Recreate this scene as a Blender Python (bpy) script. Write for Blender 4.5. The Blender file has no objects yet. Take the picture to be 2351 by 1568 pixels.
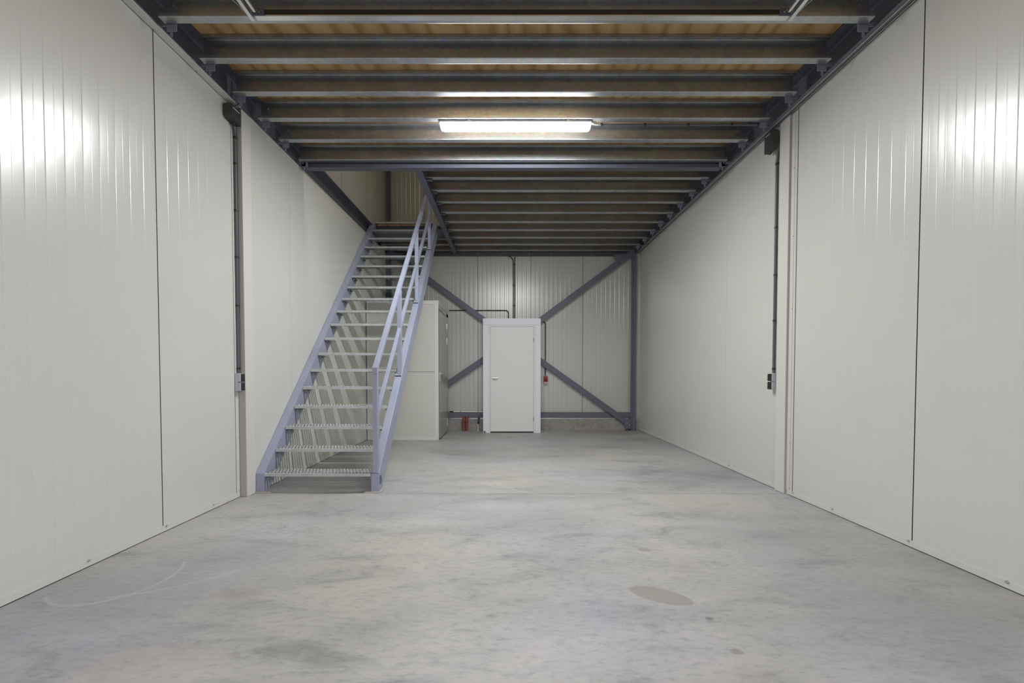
import bpy, math, random
from mathutils import Vector, noise
random.seed(7)
S = bpy.context.scene
COL = S.collection

# ------------------------------------------------------------------ camera
IMG_W, IMG_H = 2351, 1568
FPX, CX, HORIZON, TILT = 914.3, 1165.0, 857.0, 0.024
PPY = HORIZON + FPX * math.tan(TILT)
cam_data = bpy.data.cameras.new('camera')
cam = bpy.data.objects.new('camera', cam_data)
COL.objects.link(cam)
cam.location = (0, 0, 1.28)
cam.rotation_euler = (math.pi / 2 - TILT, 0, 0)
cam_data.sensor_fit = 'HORIZONTAL'
cam_data.sensor_width = 36
cam_data.lens = FPX / IMG_W * 36
cam_data.shift_x = (IMG_W / 2 - CX) / IMG_W
cam_data.shift_y = (PPY - IMG_H / 2) / IMG_W
cam_data.clip_start = 0.02
cam_data.clip_end = 100
S.camera = cam

# ------------------------------------------------------------------ world and exposure
SKY_COLOR = (0.91, 0.91, 1.0)
SKY_STRENGTH = 2.1
LAMP_STRENGTH = 245.0
LAMP_COLOR = (0.965, 0.985, 0.98)
world = bpy.data.worlds.new('world')
S.world = world
world.use_nodes = True
bg = world.node_tree.nodes['Background']
bg.inputs[0].default_value = (*SKY_COLOR, 1)
bg.inputs[1].default_value = SKY_STRENGTH
S.view_settings.view_transform = 'Standard'
S.view_settings.look = 'None'
S.view_settings.exposure = 0.27
S.view_settings.gamma = 1
S.view_settings.use_curve_mapping = False
S.cycles.use_denoising = True
S.cycles.max_bounces = 10
S.cycles.diffuse_bounces = 6
S.cycles.glossy_bounces = 5
S.cycles.sample_clamp_indirect = 6.0
S.cycles.caustics_reflective = False
S.cycles.caustics_refractive = False

# added, unseen fill light above the deck; brightens the wall through the stair opening
ul = bpy.data.lights.new('upper_fill', 'AREA')
ul.shape = 'RECTANGLE'; ul.size = 1.5; ul.size_y = 0.12; ul.energy = 42; ul.color = (1.0, 0.95, 0.82)
uo = bpy.data.objects.new('upper_fill', ul); COL.objects.link(uo); uo.location = (0.5, 5.0, 7.3)

# ------------------------------------------------------------------ materials
def mat(name, color, rough=0.5, metal=0.0, spec=0.5, emit=None, estr=0.0):
    m = bpy.data.materials.new(name)
    m.use_nodes = True
    b = m.node_tree.nodes['Principled BSDF']
    b.inputs['Base Color'].default_value = (*color, 1)
    b.inputs['Roughness'].default_value = rough
    b.inputs['Metallic'].default_value = metal
    b.inputs['Specular IOR Level'].default_value = spec
    if emit:
        b.inputs['Emission Color'].default_value = (*emit, 1)
        b.inputs['Emission Strength'].default_value = estr
    return m

def N(m, typ, **kw):
    n = m.node_tree.nodes.new(typ)
    for k, v in kw.items():
        if k in n.inputs.keys() if hasattr(n.inputs, 'keys') else False:
            n.inputs[k].default_value = v
        else:
            setattr(n, k, v)
    return n

def L(m, a, b):
    m.node_tree.links.new(a, b)

def coords(m, scale=(1, 1, 1), rot=(0, 0, 0), loc=(0, 0, 0)):
    t = m.node_tree.nodes.new('ShaderNodeTexCoord')
    mp = m.node_tree.nodes.new('ShaderNodeMapping')
    mp.inputs['Scale'].default_value = scale
    mp.inputs['Rotation'].default_value = rot
    mp.inputs['Location'].default_value = loc
    L(m, t.outputs['Object'], mp.inputs['Vector'])
    return mp.outputs['Vector']

def noise_tex(m, vec, scale, detail=4, rough=0.55, dist=0.0):
    n = m.node_tree.nodes.new('ShaderNodeTexNoise')
    n.inputs['Scale'].default_value = scale
    n.inputs['Detail'].default_value = detail
    n.inputs['Roughness'].default_value = rough
    n.inputs['Distortion'].default_value = dist
    L(m, vec, n.inputs['Vector'])
    return n.outputs['Fac']

def ramp(m, fac, stops):
    r = m.node_tree.nodes.new('ShaderNodeValToRGB')
    el = r.color_ramp.elements
    while len(el) < len(stops):
        el.new(0.5)
    for e, (p, c) in zip(el, stops):
        e.position = p
        e.color = (*c, 1) if len(c) == 3 else c
    L(m, fac, r.inputs['Fac'])
    return r.outputs['Color']

def mix(m, fac, a, b, mode='MIX'):
    n = m.node_tree.nodes.new('ShaderNodeMix')
    n.data_type = 'RGBA'
    n.blend_type = mode
    for sock, v in ((n.inputs['Factor'], fac), (n.inputs['A'], a), (n.inputs['B'], b)):
        if sock.type == 'VALUE' and sock.name == 'Factor' and isinstance(v, (int, float)):
            sock.default_value = v
        elif isinstance(v, (tuple, list)):
            pass
        elif not isinstance(v, (int, float)):
            L(m, v, sock)
    ins = [i for i in n.inputs if i.type == 'RGBA']
    fin = [i for i in n.inputs if i.type == 'VALUE'][0]
    if isinstance(fac, (int, float)):
        fin.default_value = fac
    else:
        L(m, fac, fin)
    for i, v in zip(ins, (a, b)):
        if isinstance(v, (tuple, list)):
            i.default_value = (*v, 1) if len(v) == 3 else v
        else:
            L(m, v, i)
    return [o for o in n.outputs if o.type == 'RGBA'][0]

def bump(m, h, strength, dist=0.01):
    b = m.node_tree.nodes.new('ShaderNodeBump')
    b.inputs['Strength'].default_value = strength
    b.inputs['Distance'].default_value = dist
    L(m, h, b.inputs['Height'])
    L(m, b.outputs['Normal'], m.node_tree.nodes['Principled BSDF'].inputs['Normal'])

def P(m, name):
    return m.node_tree.nodes['Principled BSDF'].inputs[name]

def panel_mat(name, color, rough, spec=0.5, strip=None):
    m = mat(name, color, rough, spec=spec)
    v = coords(m)
    n1 = noise_tex(m, v, 0.9, 3)
    c = ramp(m, n1, [(0.3, tuple(x * 0.975 for x in color)), (0.7, tuple(min(1, x * 1.02) for x in color))])
    L(m, c, P(m, 'Base Color'))
    n2 = noise_tex(m, v, 420, 2)
    if strip:
        # each rib strip of the sheet is very slightly convex
        axis, u0, pitch = strip
        sx = m.node_tree.nodes.new('ShaderNodeSeparateXYZ')
        L(m, v, sx.inputs[0])
        def mth(op, a, b_=None):
            q = m.node_tree.nodes.new('ShaderNodeMath')
            q.operation = op
            for i_, w_ in enumerate((a, b_)):
                if w_ is None:
                    continue
                if isinstance(w_, (int, float)):
                    q.inputs[i_].default_value = w_
                else:
                    L(m, w_, q.inputs[i_])
            return q.outputs[0]
        t_ = mth('FRACT', mth('DIVIDE', mth('ADD', sx.outputs[axis], 20 * pitch - u0), pitch))
        par = mth('MULTIPLY', mth('MULTIPLY', t_, mth('SUBTRACT', 1.0, t_)), 4.0)
        wv = noise_tex(m, coords(m, scale=(1.2, 1.2, 0.5)), 2.2, 2)
        hgt = mth('ADD', par, mth('MULTIPLY', wv, 2.0))
        hgt = mth('ADD', hgt, mth('MULTIPLY', n2, 0.12))
        bump(m, hgt, 1.0, 0.00045)
    else:
        bump(m, n2, 0.06, 0.001)
    return m

M = {}
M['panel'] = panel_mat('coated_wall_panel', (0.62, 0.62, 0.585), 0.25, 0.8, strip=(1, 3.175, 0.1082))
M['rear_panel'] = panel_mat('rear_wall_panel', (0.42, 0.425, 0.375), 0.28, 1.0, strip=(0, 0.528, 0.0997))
M['panel_trim'] = panel_mat('coated_trim', (0.62, 0.61, 0.575), 0.42)
M['column_cover'] = panel_mat('column_cover_board', (0.63, 0.62, 0.585), 0.55)
M['column_shaded'] = panel_mat('column_cover_shaded', (0.40, 0.375, 0.35), 0.7)  # darker copy of the casing colour; shade of its front face painted in
M['seam'] = mat('seam_dark', (0.10, 0.10, 0.085), 0.7)
M['groove'] = M['panel']
M['white'] = mat('white_board', (0.72, 0.71, 0.76), 0.5)
M['door_white'] = mat('door_lacquer', (0.68, 0.685, 0.66), 0.38)
M['closet'] = panel_mat('closet_panel', (0.56, 0.56, 0.51), 0.45)
M['closet_trim'] = panel_mat('closet_trim', (0.62, 0.62, 0.59), 0.5)
M['closet_door'] = mat('closet_door_gloss', (0.36, 0.355, 0.30), 0.22)

def paint(name, color, rough=0.42):
    m = mat(name, color, rough)
    v = coords(m)
    n1 = noise_tex(m, v, 3.0, 4)
    c = ramp(m, n1, [(0.3, tuple(x * 0.93 for x in color)), (0.7, tuple(x * 1.05 for x in color))])
    L(m, c, P(m, 'Base Color'))
    bump(m, noise_tex(m, v, 160, 3), 0.02, 0.001)
    return m
M['paint'] = paint('blue_grey_paint', (0.305, 0.325, 0.425), 0.38)
M['beam'] = paint('beam_primer', (0.125, 0.13, 0.165), 0.5)
M['brace'] = paint('brace_primer', (0.105, 0.11, 0.145), 0.5)
M['cleat_paint'] = paint('cleat_paint', (0.21, 0.22, 0.29), 0.5)
M['edge'] = paint('edge_beam_primer', (0.06, 0.062, 0.075), 0.55)
M['paint_dark'] = paint('dark_slate_paint', (0.09, 0.105, 0.15), 0.45)

def galv(name, color, rough, metal, sc=30, contrast=0.12):
    m = mat(name, color, rough, metal)
    v = coords(m)
    vo = m.node_tree.nodes.new('ShaderNodeTexVoronoi')
    vo.inputs['Scale'].default_value = sc
    L(m, v, vo.inputs['Vector'])
    n1 = noise_tex(m, v, 2.5, 5, 0.6)
    c1 = ramp(m, n1, [(0.25, tuple(x * (1 - contrast) for x in color)), (0.75, tuple(min(1, x * (1 + contrast)) for x in color))])
    c2 = mix(m, 0.12, c1, vo.outputs['Color'], 'OVERLAY')
    L(m, c2, P(m, 'Base Color'))
    return m
M['galv'] = galv('galvanised_joist', (0.45, 0.46, 0.47), 0.36, 0.86)
M['galv_tread'] = galv('galvanised_tread', (0.50, 0.52, 0.52), 0.42, 0.55, 60, 0.2)
M['galv_tooth'] = mat('serrated_zinc', (0.78, 0.80, 0.81), 0.22, 0.85)
M['galv_bright'] = galv('bright_zinc', (0.72, 0.73, 0.74), 0.3, 0.9)
M['steel'] = mat('brushed_steel', (0.72, 0.72, 0.70), 0.28, 0.9)
M['bolt'] = mat('dull_bolt', (0.35, 0.35, 0.34), 0.45, 0.7)
M['screw'] = mat('screw_head', (0.34, 0.34, 0.32), 0.5, 0.3)
M['black'] = mat('black_plastic', (0.018, 0.018, 0.02), 0.4)
M['gasket_or_gap'] = mat('black_gasket_or_gap', (0.012, 0.012, 0.012), 0.7)
M['jbox'] = mat('junction_box_grey', (0.045, 0.046, 0.047), 0.5)
M['conduit'] = mat('conduit_grey', (0.085, 0.088, 0.11), 0.38)
M['conduit_black'] = mat('conduit_dark', (0.022, 0.023, 0.026), 0.45)
M['socket'] = mat('socket_housing', (0.46, 0.46, 0.50), 0.4)
M['red'] = mat('red_plastic', (0.27, 0.03, 0.015), 0.4)
M['redpipe'] = mat('red_pipe', (0.23, 0.06, 0.05), 0.6)
M['clearplastic'] = mat('clear_grey_plastic', (0.45, 0.36, 0.34), 0.3)
M['lamp_body'] = mat('lamp_housing', (0.66, 0.66, 0.68), 0.4)
M['lamp'] = mat('lamp_diffuser', (0.9, 0.9, 0.9), 0.4, emit=LAMP_COLOR, estr=LAMP_STRENGTH * 0.30)
M['lamp_core'] = mat('lamp_diffuser_core', (0.9, 0.9, 0.9), 0.4, emit=LAMP_COLOR, estr=LAMP_STRENGTH * 2.1)
M['yellow_wire'] = mat('lamp_lead', (0.55, 0.42, 0.22), 0.5)
M['white_plastic'] = mat('white_plastic', (0.8, 0.8, 0.8), 0.4)
M['label_white'] = mat('white_label_strip', (0.85, 0.85, 0.85), 0.5)
M['mortar'] = mat('mortar_pad', (0.42, 0.39, 0.36), 0.85)

# concrete floor
m = mat('power_floated_concrete', (0.42, 0.41, 0.40), 0.55, spec=0.4)
v = coords(m)
vs = coords(m, scale=(0.55, 1.5, 1), rot=(0, 0, 0.18))
big = noise_tex(m, vs, 0.75, 5, 0.6, 0.6)
mid = noise_tex(m, vs, 3.6, 8, 0.68, 0.7)
fine = noise_tex(m, vs, 26, 6, 0.7, 0.2)
hue = noise_tex(m, coords(m, loc=(4, 2, 0)), 0.8, 3, 0.5)
sp = noise_tex(m, v, 170, 3, 0.7)
c_base = ramp(m, hue, [(0.32, (0.45, 0.435, 0.395)), (0.52, (0.45, 0.44, 0.43)), (0.70, (0.435, 0.43, 0.465))])
c_big = ramp(m, big, [(0.26, (0.62, 0.64, 0.66)), (0.44, (0.90, 0.905, 0.91)), (0.60, (1.02, 1.02, 1.02)), (0.8, (1.08, 1.07, 1.06))])
c_mid = ramp(m, mid, [(0.28, (0.62, 0.645, 0.66)), (0.46, (0.94, 0.945, 0.945)), (0.72, (1.06, 1.05, 1.04))])
c_fine = ramp(m, fine, [(0.28, (0.66, 0.67, 0.69)), (0.5, (1.0, 1.0, 1.0)), (0.75, (1.06, 1.06, 1.05))])
c = mix(m, 1.0, c_base, c_big, 'MULTIPLY')
c = mix(m, 1.0, c, c_mid, 'MULTIPLY')
c = mix(m, 0.8, c, c_fine, 'MULTIPLY')
c = mix(m, 0.35, c, ramp(m, sp, [(0.35, (0.8, 0.8, 0.8)), (0.6, (1.08, 1.08, 1.08))]), 'MULTIPLY')

def blob(m, cx, cy, rx, ry, wob=0.35, edge=0.12, rot=0.0, seed=0.0):
    """soft-edged irregular patch on the floor, 1 inside 0 outside"""
    mp = coords(m, scale=(1, 1, 1), loc=(-cx, -cy, 0))
    mp2 = m.node_tree.nodes.new('ShaderNodeMapping')
    mp2.inputs['Rotation'].default_value = (0, 0, rot)
    L(m, mp, mp2.inputs['Vector'])
    mp3 = m.node_tree.nodes.new('ShaderNodeMapping')
    mp3.inputs['Scale'].default_value = (1 / rx, 1 / ry, 0)
    L(m, mp2.outputs['Vector'], mp3.inputs['Vector'])
    ln = m.node_tree.nodes.new('ShaderNodeVectorMath')
    ln.operation = 'LENGTH'
    L(m, mp3.outputs['Vector'], ln.inputs[0])
    nz = noise_tex(m, coords(m, loc=(seed, seed * 2, 0)), 0.9 / max(rx, ry), 5, 0.6)
    ma = m.node_tree.nodes.new('ShaderNodeMath')
    ma.operation = 'MULTIPLY_ADD'
    L(m, nz, ma.inputs[0])
    ma.inputs[1].default_value = wob * 2
    ma.inputs[2].default_value = -wob
    ad = m.node_tree.nodes.new('ShaderNodeMath')
    ad.operation = 'ADD'
    L(m, ln.outputs['Value'], ad.inputs[0])
    L(m, ma.outputs[0], ad.inputs[1])
    return ramp(m, ad.outputs[0], [(max(0, 0.5 - edge / 2) * 1.0, (1, 1, 1)), (min(1, 0.5 + edge / 2), (0, 0, 0))])

def stain_tone(c, cx, cy, rx, ry, col, f=0.6, **k):
    b = blob(m, cx, cy, rx * 2, ry * 2, **k)
    mu = m.node_tree.nodes.new('ShaderNodeMath')
    mu.operation = 'MULTIPLY'
    L(m, b, mu.inputs[0])
    mu.inputs[1].default_value = f
    return mix(m, mu.outputs[0], c, col)
c = stain_tone(c, 0.885, 2.265, 0.165, 0.075, (0.285, 0.265, 0.235), 0.75, wob=0.12, edge=0.05, rot=0.45, seed=3)
c = stain_tone(c, 1.055, 2.05, 0.022, 0.013, (0.15, 0.14, 0.13), 0.7, wob=0.15, edge=0.2, seed=5)
c = stain_tone(c, 1.054, 1.80, 0.028, 0.018, (0.20, 0.18, 0.16), 0.6, wob=0.2, edge=0.3, seed=6)
c = stain_tone(c, 0.996, 2.861, 0.045, 0.025, (0.26, 0.23, 0.20), 0.6, wob=0.2, edge=0.3, seed=7)
c = stain_tone(c, 1.00, 1.66, 0.09, 0.04, (0.38, 0.32, 0.28), 0.3, wob=0.3, edge=0.6, seed=8)
c = stain_tone(c, -1.55, 2.28, 0.12, 0.05, (0.30, 0.23, 0.17), 0.5, wob=0.3, edge=0.6, seed=9)
c = stain_tone(c, -1.6, 1.72, 0.25, 0.10, (0.40, 0.33, 0.29), 0.3, wob=0.3, edge=0.8, seed=10)
c = stain_tone(c, -2.05, 2.35, 0.75, 0.50, (0.22, 0.225, 0.24), 0.42, wob=0.3, edge=0.7, seed=11)  # broad darker patch in the near left floor corner
c = stain_tone(c, 2.15, 2.15, 0.75, 0.45, (0.22, 0.23, 0.245), 0.42, wob=0.3, edge=0.7, seed=12)  # broad darker patch in the near right floor corner
c = stain_tone(c, 2.1, 3.1, 0.55, 0.25, (0.26, 0.265, 0.27), 0.35, wob=0.3, edge=0.7, seed=14)
c = stain_tone(c, 0.15, 3.55, 0.55, 0.22, (0.29, 0.30, 0.28), 0.35, wob=0.3, edge=0.7, seed=15)
c = stain_tone(c, 0.5, 4.3, 0.5, 0.3, (0.29, 0.30, 0.28), 0.35, wob=0.3, edge=0.7, seed=16)
def ring(c, cx, cy, r, w, a0, a1, f):
    mp = coords(m, loc=(-cx, -cy, 0))
    wob = m.node_tree.nodes.new('ShaderNodeVectorMath'); wob.operation = 'MULTIPLY'
    L(m, mp, wob.inputs[0]); wob.inputs[1].default_value = (1, 1, 0)
    ln = m.node_tree.nodes.new('ShaderNodeVectorMath'); ln.operation = 'LENGTH'
    L(m, wob.outputs['Vector'], ln.inputs[0])
    def mth(op, a, b_=None):
        q = m.node_tree.nodes.new('ShaderNodeMath'); q.operation = op
        for i_, w_ in enumerate((a, b_)):
            if w_ is None: continue
            if isinstance(w_, (int, float)): q.inputs[i_].default_value = w_
            else: L(m, w_, q.inputs[i_])
        return q.outputs[0]
    d = mth('ABSOLUTE', mth('SUBTRACT', ln.outputs['Value'], r))
    band = mth('SUBTRACT', 1.0, mth('MINIMUM', mth('DIVIDE', d, w), 1.0))
    sp_ = m.node_tree.nodes.new('ShaderNodeSeparateXYZ'); L(m, wob.outputs['Vector'], sp_.inputs[0])
    ang = mth('ARCTAN2', sp_.outputs[1], sp_.outputs[0])
    inside = mth('MULTIPLY', mth('GREATER_THAN', ang, a0), mth('LESS_THAN', ang, a1))
    nz = noise_tex(m, coords(m), 9, 3)
    fac = mth('MULTIPLY', mth('MULTIPLY', band, inside), mth('MULTIPLY', nz, f))
    return mix(m, fac, c, (0.55, 0.54, 0.52))
c = ring(c, -2.426, 2.470, 0.307, 0.014, -2.4, 0.75, 0.75)
c = ring(c, -2.49, 3.19, 0.97, 0.012, -1.35, -0.7, 0.7)
c = ring(c, 0.667, 4.99, 0.87, 0.022, -2.8, -1.5, 0.8)
c = stain_tone(c, 2.2, 8.6, 0.6, 0.3, (0.26, 0.17, 0.11), 0.35, wob=0.3, edge=0.7, seed=17)
L(m, c, P(m, 'Base Color'))
rr = ramp(m, mid, [(0.3, (0.42, 0.42, 0.42)), (0.7, (0.6, 0.6, 0.6))])
L(m, rr, P(m, 'Roughness'))
bump(m, fine, 0.08, 0.004)
M['floor'] = m

# plinth concrete
m = mat('rough_plinth_concrete', (0.30, 0.29, 0.27), 0.85)
v = coords(m)
c = ramp(m, noise_tex(m, v, 9, 7, 0.7), [(0.3, (0.23, 0.215, 0.195)), (0.7, (0.36, 0.345, 0.32))])
c = mix(m, 0.5, c, ramp(m, noise_tex(m, v, 60, 4, 0.7), [(0.38, (0.55, 0.5, 0.47)), (0.5, (1, 1, 1))]), 'MULTIPLY')
L(m, c, P(m, 'Base Color'))
M['plinth'] = m

# plywood deck underside
m = mat('plywood', (0.42, 0.27, 0.12), 0.6)
v = coords(m, scale=(0.8, 0.22, 1), rot=(0, 0, 0.5))
w = m.node_tree.nodes.new('ShaderNodeTexWave')
w.wave_type = 'BANDS'
w.inputs['Scale'].default_value = 2.2
w.inputs['Distortion'].default_value = 14
w.inputs['Detail'].default_value = 4
w.inputs['Detail Scale'].default_value = 0.8
L(m, v, w.inputs['Vector'])
c = ramp(m, w.outputs['Fac'], [(0.0, (0.46, 0.29, 0.12)), (0.3, (0.60, 0.41, 0.20)), (1.0, (0.68, 0.49, 0.27))])
c2 = ramp(m, noise_tex(m, coords(m, scale=(1, 0.4, 1)), 1.6, 4), [(0.3, (0.82, 0.78, 0.72)), (0.7, (1.1, 1.08, 1.02))])
c = mix(m, 1.0, c, c2, 'MULTIPLY')
L(m, c, P(m, 'Base Color'))
M['ply'] = m

m = mat('upper_roof_sheet', (0.35, 0.33, 0.28), 0.7)
M['roof'] = m
m = mat('yard_paving', (0.30, 0.29, 0.28), 0.9)
L(m, ramp(m, noise_tex(m, coords(m), 8, 5), [(0.3, (0.22, 0.21, 0.2)), (0.7, (0.36, 0.35, 0.33))]), P(m, 'Base Color'))
M['yard'] = m

# ------------------------------------------------------------------ mesh builder
class MB:
    def __init__(self):
        self.v, self.f, self.mi, self.mats, self.cur = [], [], [], [], 0
        self.smooth_flags = []
        self.smooth = False
    def mat(self, key):
        if key not in self.mats:
            self.mats.append(key)
        self.cur = self.mats.index(key)
        return self
    def add(self, verts, faces):
        o = len(self.v)
        self.v += [tuple(p) for p in verts]
        for fc in faces:
            self.f.append([i + o for i in fc])
            self.mi.append(self.cur)
            self.smooth_flags.append(self.smooth)
        return self
    def box(self, x0, x1, y0, y1, z0, z1):
        vs = [(x, y, z) for z in (z0, z1) for y in (y0, y1) for x in (x0, x1)]
        return self.add(vs, [(0, 2, 3, 1), (4, 5, 7, 6), (0, 1, 5, 4), (2, 6, 7, 3), (0, 4, 6, 2), (1, 3, 7, 5)])
    def prism(self, pts, axis, a, b):
        """closed polygon extruded along an axis; pts are the other two coordinates in x,y,z order"""
        n = len(pts)
        def mk(p, t):
            return (t, p[0], p[1]) if axis == 'x' else (p[0], t, p[1]) if axis == 'y' else (p[0], p[1], t)
        vs = [mk(p, a) for p in pts] + [mk(p, b) for p in pts]
        fs = [(i, (i + 1) % n, n + (i + 1) % n, n + i) for i in range(n)]
        fs += [tuple(range(n - 1, -1, -1)), tuple(range(n, 2 * n))]
        return self.add(vs, fs)
    def bar(self, p, q, w, h, up=(0, 0, 1)):
        """rectangular bar from p to q, w across, h along 'up'"""
        p, q = Vector(p), Vector(q)
        d = (q - p).normalized()
        s = d.cross(Vector(up)).normalized()
        u = s.cross(d).normalized()
        vs = [e + s * a * w / 2 + u * b * h / 2 for e in (p, q) for a, b in ((-1, -1), (1, -1), (1, 1), (-1, 1))]
        return self.add(vs, [(0, 1, 5, 4), (1, 2, 6, 5), (2, 3, 7, 6), (3, 0, 4, 7), (3, 2, 1, 0), (4, 5, 6, 7)])
    def tube(self, path, r, seg=12, caps=True):
        pts = [Vector(p) for p in path]
        rings = []
        prev = None
        for i, p in enumerate(pts):
            d = (pts[min(i + 1, len(pts) - 1)] - pts[max(i - 1, 0)]).normalized()
            if prev is None:
                a = Vector((0, 0, 1)) if abs(d.z) < 0.9 else Vector((1, 0, 0))
                s = d.cross(a).normalized()
            else:
                s = (prev - d * prev.dot(d)).normalized()
            prev = s
            t = d.cross(s)
            rad = r[i] if isinstance(r, (list, tuple)) else r
            rings.append([p + (s * math.cos(2 * math.pi * k / seg) + t * math.sin(2 * math.pi * k / seg)) * rad for k in range(seg)])
        vs = [q for rg in rings for q in rg]
        fs = []
        for i in range(len(rings) - 1):
            for k in range(seg):
                a, b = i * seg + k, i * seg + (k + 1) % seg
                fs.append((a, b, b + seg, a + seg))
        sm = self.smooth
        self.smooth = True
        self.add(vs, fs)
        self.smooth = sm
        if caps:
            self.add(rings[0], [tuple(range(seg - 1, -1, -1))])
            self.add(rings[-1], [tuple(range(seg))])
        return self
    def build(self, name, parent=None, bevel=0, loc=None):
        me = bpy.data.meshes.new(name)
        me.from_pydata(self.v, [], self.f)
        for k in self.mats:
            me.materials.append(M[k])
        me.polygons.foreach_set('material_index', self.mi)
        me.polygons.foreach_set('use_smooth', self.smooth_flags)
        me.update()
        o = bpy.data.objects.new(name, me)
        COL.objects.link(o)
        if parent is not None:
            o.parent = parent
            o.location = -Vector(parent.location) if loc is None else loc
        if bevel:
            b = o.modifiers.new('bevel', 'BEVEL')
            b.width = bevel
            b.segments = 2
            b.limit_method = 'ANGLE'
            b.angle_limit = math.radians(40)
        return o

def mb(key):
    return MB().mat(key)

def thing(name, label, cat, loc=(0, 0, 0), group=None):
    o = bpy.data.objects.new(name, None)
    o.empty_display_size = 0.1
    COL.objects.link(o)
    o.location = loc
    return tag(o, label, cat, group)

def tag(o, label, cat, group=None):
    o['label'] = label
    o['category'] = cat
    if group:
        o['group'] = group
    return o

def structure(o, label=None, cat=None):
    o['kind'] = 'structure'
    if label:
        o['label'] = label
        o['category'] = cat
    return o

def arc(p0, p1, p2, n=8):
    """quarter bend from p0 to p2 with corner p1"""
    p0, p1, p2 = Vector(p0), Vector(p1), Vector(p2)
    out = []
    for i in range(n + 1):
        t = i / n * math.pi / 2
        out.append(p1 + (p0 - p1) * (1 - math.sin(t)) + (p2 - p1) * (1 - math.cos(t)))
    return out

# ------------------------------------------------------------------ room shell
ZJ, ZD = 3.99, 4.20            # underside of joists, underside of deck
XL, XR, YB = -2.77, 2.965, 8.98
ZTOP = 7.4

def grooved(b, u0, u1, z0, z1, fn, seams, pitch, gw=0.0035, gd=0.0007, sw=0.004, sd=0.012, seam_key='seam', key='panel'):
    """strip of ribbed cladding; fn(u, depth, z) gives the point, depth into the wall"""
    cuts = []
    segs = sorted([u0, u1] + [s for s in seams if u0 < s < u1])
    first = seams[0]
    step = 1.19
    prof = [(u0, 0.0, 'p')]
    marks = []
    for s in seams:
        if u0 < s < u1:
            marks.append((s, 's'))
    allseams = sorted(seams)
    ext = [allseams[0] - step * k for k in range(8, 0, -1)] + allseams + [allseams[-1] + step * k for k in range(1, 8)]
    for a, c in zip(ext, ext[1:]):
        n = max(1, round((c - a) / pitch))
        for k in range(1, n):
            u = a + (c - a) * k / n
            if u0 + 0.02 < u < u1 - 0.02:
                marks.append((u, 'g' if k % 2 == 0 else 'h'))
    marks.sort()
    for u, t in marks:
        if t == 's':
            prof += [(u - sw, 0, 'p'), (u - sw, sd, 's'), (u + sw, sd, 's'), (u + sw, 0, 's')]
        else:
            d = gd if t == 'g' else gd * 0.3
            w = gw if t == 'g' else gw * 0.8
            prof += [(u - w, 0, 'p'), (u, d, 'p'), (u + w, 0, 'p')]
    prof.append((u1, 0, 'p'))
    for (ua, da, ta), (ub, db, tb) in zip(prof, prof[1:]):
        b.mat(seam_key if tb == 's' else key)
        b.add([fn(ua, da, z0), fn(ub, db, z0), fn(ub, db, z1), fn(ua, da, z1)], [(0, 1, 2, 3)])

# floor with a saw-cut joint
b = mb('floor')
b.box(-3.0, 3.2, -0.6, 4.205, -0.12, 0)
b.box(-3.0, 3.2, 4.211, 9.25, -0.12, 0)
b.mat('seam').box(-3.0, 3.2, 4.205, 4.211, -0.12, -0.004)
structure(b.build('floor'))
b = mb('yard').box(-12, 12, -14, -0.6, -0.14, -0.02)
structure(b.build('floor'))

# left wall: near face at -2.77, far face furred out to -2.70
b = MB()
fL = lambda x: (lambda u, d, z: (x - d, u, z))
grooved(b, -0.5, 4.10, 0.0, ZTOP, fL(XL), [-0.395, 0.795, 1.985, 3.175], 0.0545)
grooved(b, 4.10, 8.98, 3.925, ZTOP, fL(XL), [4.35, 5.54, 6.73, 7.92], 0.0545)
grooved(b, 4.24, 8.98, 0.0, 3.962, fL(-2.70), [4.98, 6.165, 7.34, 8.52], 0.0545, sw=0.0018, sd=0.003, seam_key='panel')
b.mat('panel').box(XL, -2.702, 4.11, 8.98, 3.950, 3.960)
b.box(XL, -2.70, 4.11, 4.24, 0, 3.96)
b.box(-2.95, XL - 0.013, -0.6, 9.1, 0, ZTOP)
structure(b.build('wall_left'))
# right wall
b = MB()
fR = lambda x: (lambda u, d, z: (x + d, u, z))
grooved(b, -0.5, 4.185, 0.0, ZTOP, fR(XR), [-0.68, 0.51, 1.70, 2.89, 4.115], 0.0545)
grooved(b, 4.185, 8.98, 0.0, ZTOP, fR(XR), [5.41, 6.59, 7.77, 8.9], 0.0545, sw=0.0018, sd=0.003, seam_key='panel')
b.mat('panel').box(XR + 0.013, 3.15, -0.6, 9.1, 0, ZTOP)
structure(b.build('wall_right'))
# rear wall
b = MB()
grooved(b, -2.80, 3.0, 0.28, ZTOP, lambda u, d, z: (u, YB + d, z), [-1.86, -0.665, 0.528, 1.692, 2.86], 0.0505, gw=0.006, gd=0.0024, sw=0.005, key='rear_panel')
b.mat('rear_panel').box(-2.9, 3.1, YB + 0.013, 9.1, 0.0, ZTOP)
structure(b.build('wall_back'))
b = mb('plinth').box(-2.70, 2.965, 8.955, 8.985, 0, 0.245)
structure(b.build('baseboard_back'))
b = mb('galv').box(-2.70, 2.965, 8.948, 8.985, 0.250, 0.278)
for x in [-1.15, -0.75, 0.95, 1.95, 2.4]:
    b.mat('steel').tube([(x, 8.943, 0.264), (x, 8.95, 0.264)], 0.006, 8)
structure(b.build('trim_1'), 'thin galvanised flashing strip above the concrete plinth of the rear wall', 'trim')
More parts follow.
